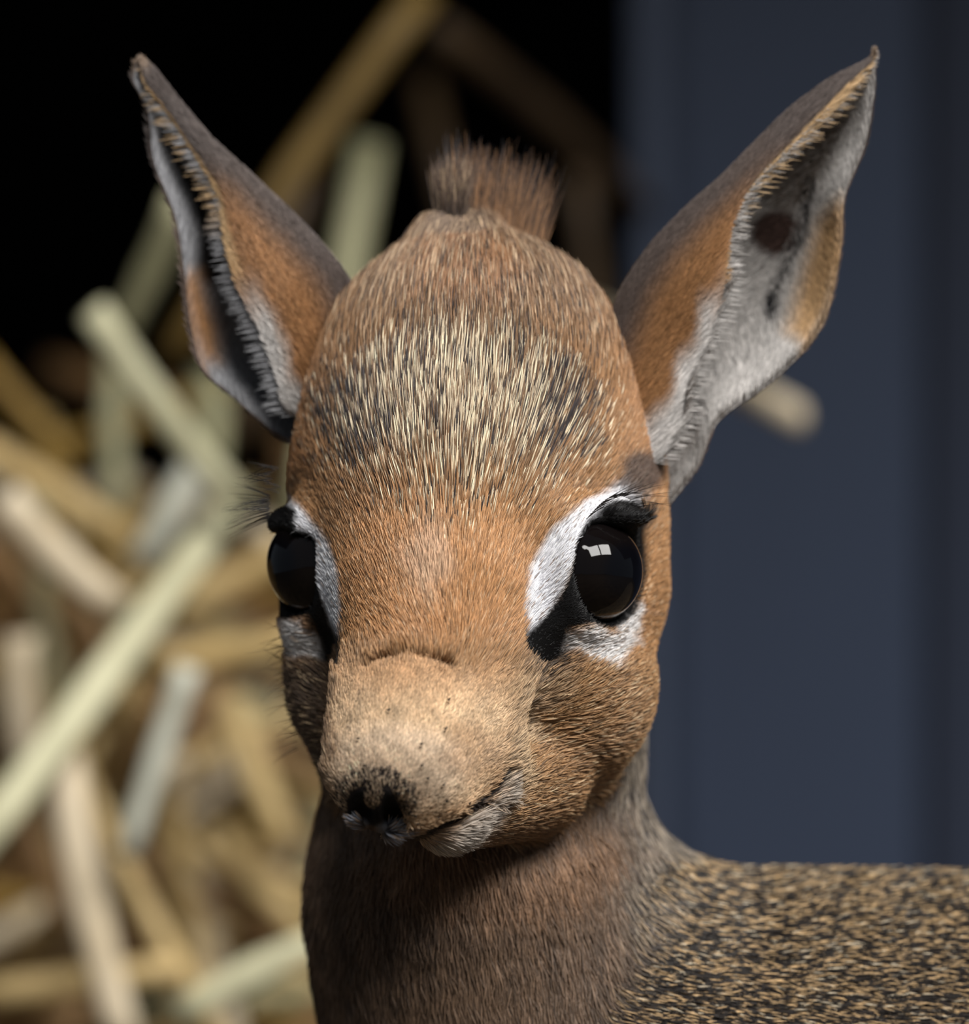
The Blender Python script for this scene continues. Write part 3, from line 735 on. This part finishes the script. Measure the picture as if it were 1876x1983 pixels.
# ------------------------------------------------------------------ hay
def straw_mat(name, c1, c2): return noise_mat(name, lin(*c1), lin(*c2), (1, 1, 1), 60, .55, .05)
STRAW = {'pale': straw_mat('pale_hay', (184, 180, 146), (208, 204, 170)), 'green': straw_mat('green_hay', (150, 148, 112), (182, 178, 142)),
         'tan': straw_mat('tan_hay', (176, 148, 96), (204, 178, 126)), 'ochre': straw_mat('ochre_hay', (128, 100, 44), (156, 126, 62)),
         'brown': straw_mat('brown_hay', (112, 84, 52), (142, 110, 72)), 'grey': straw_mat('grey_hay', (168, 168, 152), (200, 200, 184)), 'brown_shade': straw_mat('shaded_brown_hay', (66, 52, 36), (86, 68, 46)), 'ochre_shade': straw_mat('shaded_ochre_hay', (98, 78, 38), (122, 98, 50)), 'pink': straw_mat('pinkish_hay', (196, 178, 146), (220, 204, 176))}  # shade at the top is put into darker copies of brown and ochre
def tube(a, b, r, sag, mat_flat=.55, NS=7, NR=8):
    a, b = Vector(a), Vector(b); ax = (b-a).normalized(); up = Vector((0, 1, 0)) if abs(ax.y) < .9 else Vector((1, 0, 0))
    s1 = ax.cross(up).normalized(); s2 = ax.cross(s1).normalized()
    vs_, fs = [], []
    for i in range(NS):
        t = i/(NS-1); c = a.lerp(b, t)+s1*sag*4*t*(1-t)
        rr = r*(1.0-.15*t)*(1.12 if i == NS//2 else 1)
        for j in range(NR):
            an = 2*math.pi*j/NR; vs_.append(c+s1*math.cos(an)*rr+s2*math.sin(an)*rr*mat_flat)
    for i in range(NS-1):
        for j in range(NR):
            fs.append((i*NR+j, i*NR+(j+1) % NR, (i+1)*NR+(j+1) % NR, (i+1)*NR+j))
    fs.append(tuple(range(NR))[::-1]); fs.append(tuple(range((NS-1)*NR, NS*NR)))
    return vs_, fs
def stalk(p0, p1, w0, w1, wpx, kind, label, sag=0.0, group=None):
    if w0 > -6000: w0, w1 = w0*1.25, w1*1.25
    a, b = W(p0[0], p0[1], w0), W(p1[0], p1[1], w1)
    wm = (w0+w1)/2
    v, f = tube(a, b, wpx/2*K*(1-wm/FPX), sag)
    o = mesh_obj('hay_stalk', v, f, STRAW[kind]); tag(o, label, 'hay stalk', group or 'hay stalks of the heap'); return o
ST = [
 ((-60, 1655), (440, 985), -2600, -3000, 78, 'pale', 'thick pale hay stalk slanting up from the lower left edge toward the eye'),
 ((180, 600), (470, 980), -2700, -2900, 62, 'pale', 'pale hay stalk with a rounded free end beside the dark gap, sloping toward the eye'),
 ((352, 385), (225, 660), -3000, -3200, 58, 'green', 'pale green hay stalk rising behind the ear over the hay'),
 ((10, 965), (230, 1175), -2800, -2900, 78, 'pink', 'broad pinkish white hay stalk at the left edge crossing behind the thick stalk'),
 ((-40, 860), (290, 1070), -3300, -3400, 60, 'tan', 'tan hay stalk sloping down above the pinkish white one'),
 ((-40, 690), (145, 900), -3600, -3600, 42, 'ochre', 'thin olive hay stalk at the left edge below the black gap'),
 ((232, 640), (232, 990), -3700, -3700, 50, 'green', 'dim green upright hay stalk under the rounded stalk end'),
 ((395, 880), (270, 1090), -3200, -3200, 66, 'grey', 'grey-green hay stalk slanting just above the thick pale one'),
 ((270, 1288), (590, 1225), -3000, -2900, 66, 'tan', 'tan hay stalk lying level toward the lower eyelid'),
 ((365, 1290), (245, 1660), -2700, -2700, 52, 'grey', 'grey hay stalk with a bright cut end pointing down'),
 ((120, 1460), (250, 2040), -2800, -2800, 80, 'pink', 'wide beige hay stalk running down to the bottom edge'),
 ((130, 1440), (430, 2020), -3100, -3000, 44, 'tan', 'narrow tan hay stalk slanting down to the right of the wide beige one'),
 ((-40, 1925), (360, 1870), -3000, -3000, 58, 'tan', 'level tan hay stalk near the bottom left corner'),
 ((350, 1965), (640, 1815), -2700, -2700, 62, 'pale', 'pale yellow hay stalk at the bottom ending behind the throat'),
 ((830, -20), (330, 690), -3600, -3500, 62, 'ochre_shade', 'ochre hay stalk slanting across the dark top, left of the tuft'),
 ((602, 292), (472, 850), -4200, -4000, 60, 'brown_shade', 'dim brown hay stalk hanging below the ochre one'),
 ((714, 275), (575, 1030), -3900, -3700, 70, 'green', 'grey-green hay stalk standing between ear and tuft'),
 ((850, 55), (1252, 411), -4300, -5235, 58, 'brown_shade', 'dim brown hay stalk sloping to the blue wall, right of the tuft'),
 ((820, 150), (1010, 1050), -5200, -4600, 50, 'brown_shade', 'dim brown hay stalk hanging behind the crown tuft'),
 ((1120, 330), (1212, 1060), -4700, -4700, 46, 'brown_shade', 'dim brown hay stalk beside the edge of the blue wall'),
 ((960, 545), (1548, 808), -6600, -4200, 66, 'pink', 'beige hay stalk end sticking out behind the ear before the blue wall'),
 ((110, 860), (450, 735), -3900, -3900, 46, 'ochre', 'dim olive hay stalk lying behind the rounded stalk end'),
 ((395, 715), (410, 900), -3700, -3700, 56, 'green', 'olive green upright hay stalk just under the ear lobe'),
 ((90, 715), (420, 790), -4800, -4300, 60, 'brown', 'short brown hay stalk in the shade at left, above the heap'),
 ((40, 1230), (60, 1500), -3300, -3300, 70, 'pink', 'pale beige hay stalk standing at the left edge behind the thick stalk'),
 ((300, 1180), (560, 1060), -3500, -3500, 60, 'tan', 'tan hay stalk behind the eye, under the thick stalk tip'),
 ((440, 1350), (560, 1640), -3500, -3500, 60, 'tan', 'tan hay stalk slanting down beside the shaded cheek'),
 ((20, 1560), (130, 1800), -3500, -3500, 60, 'brown', 'brown hay stalk under the thick stalk at the left edge'),
 ((420, 1600), (600, 1810), -3600, -3600, 54, 'tan', 'dull tan hay stalk behind the throat edge'),
]
for s_ in ST: stalk(*s_, sag=random.uniform(-.0015, .0015))
KN = {'tan': 'tan', 'brown': 'brown', 'ochre': 'ochre', 'green': 'greenish', 'pink': 'beige'}
kinds = ['tan', 'tan', 'brown', 'brown', 'ochre', 'green', 'pink', 'brown']
for i in range(150):
    while True:
        cx_, cy_ = random.uniform(-80, 640), random.uniform(950, 2050)
        if cy_ > 1000+(.12*cx_): break
    kd = random.choice(kinds); an = random.uniform(0, math.pi); ln = random.uniform(120, 330); w_ = random.uniform(-5200, -3700)
    stalk((cx_-ln*math.cos(an), cy_-ln*math.sin(an)), (cx_+ln*math.cos(an), cy_+ln*math.sin(an)), w_+random.uniform(-300, 300), w_+random.uniform(-300, 300), random.uniform(34, 62), kd,
          'dull %s hay stalk blurred deep in the heap beside the fawn' % KN[kd], random.uniform(-.006, .006), KN[kd]+' stalks deep in the heap')
# the mass of the heap behind and below, nobody could count it
hv, hf = [], []
for i in range(2600):
    x = random.uniform(-.75, -.005); y = random.uniform(.40, .80)
    top = .235+.035*math.sin(x*9)+.02*math.sin(x*23+1)-max(0, x+.06)*.9
    z = random.uniform(.0, max(.05, top))
    v3 = Vector((random.gauss(0, 1), random.gauss(0, .6), random.gauss(0, .7))).normalized()*random.uniform(.02, .06)
    c = Vector((x, y, z)); a, b = c-v3, c+v3
    a.z = max(a.z, .004); b.z = max(b.z, .004)
    v, f = tube(a, b, random.uniform(.0012, .0028), random.uniform(-.006, .006), NS=4, NR=5)
    o_ = len(hv); hv += v; hf += [tuple(k_+o_ for k_ in ff) for ff in f]
tag(mesh_obj('hay_heap', hv, hf, straw_mat('heap_hay', (120, 92, 54), (178, 146, 92))), 'heap of loose dry hay on the floor behind the fawn', 'hay', kind='stuff')
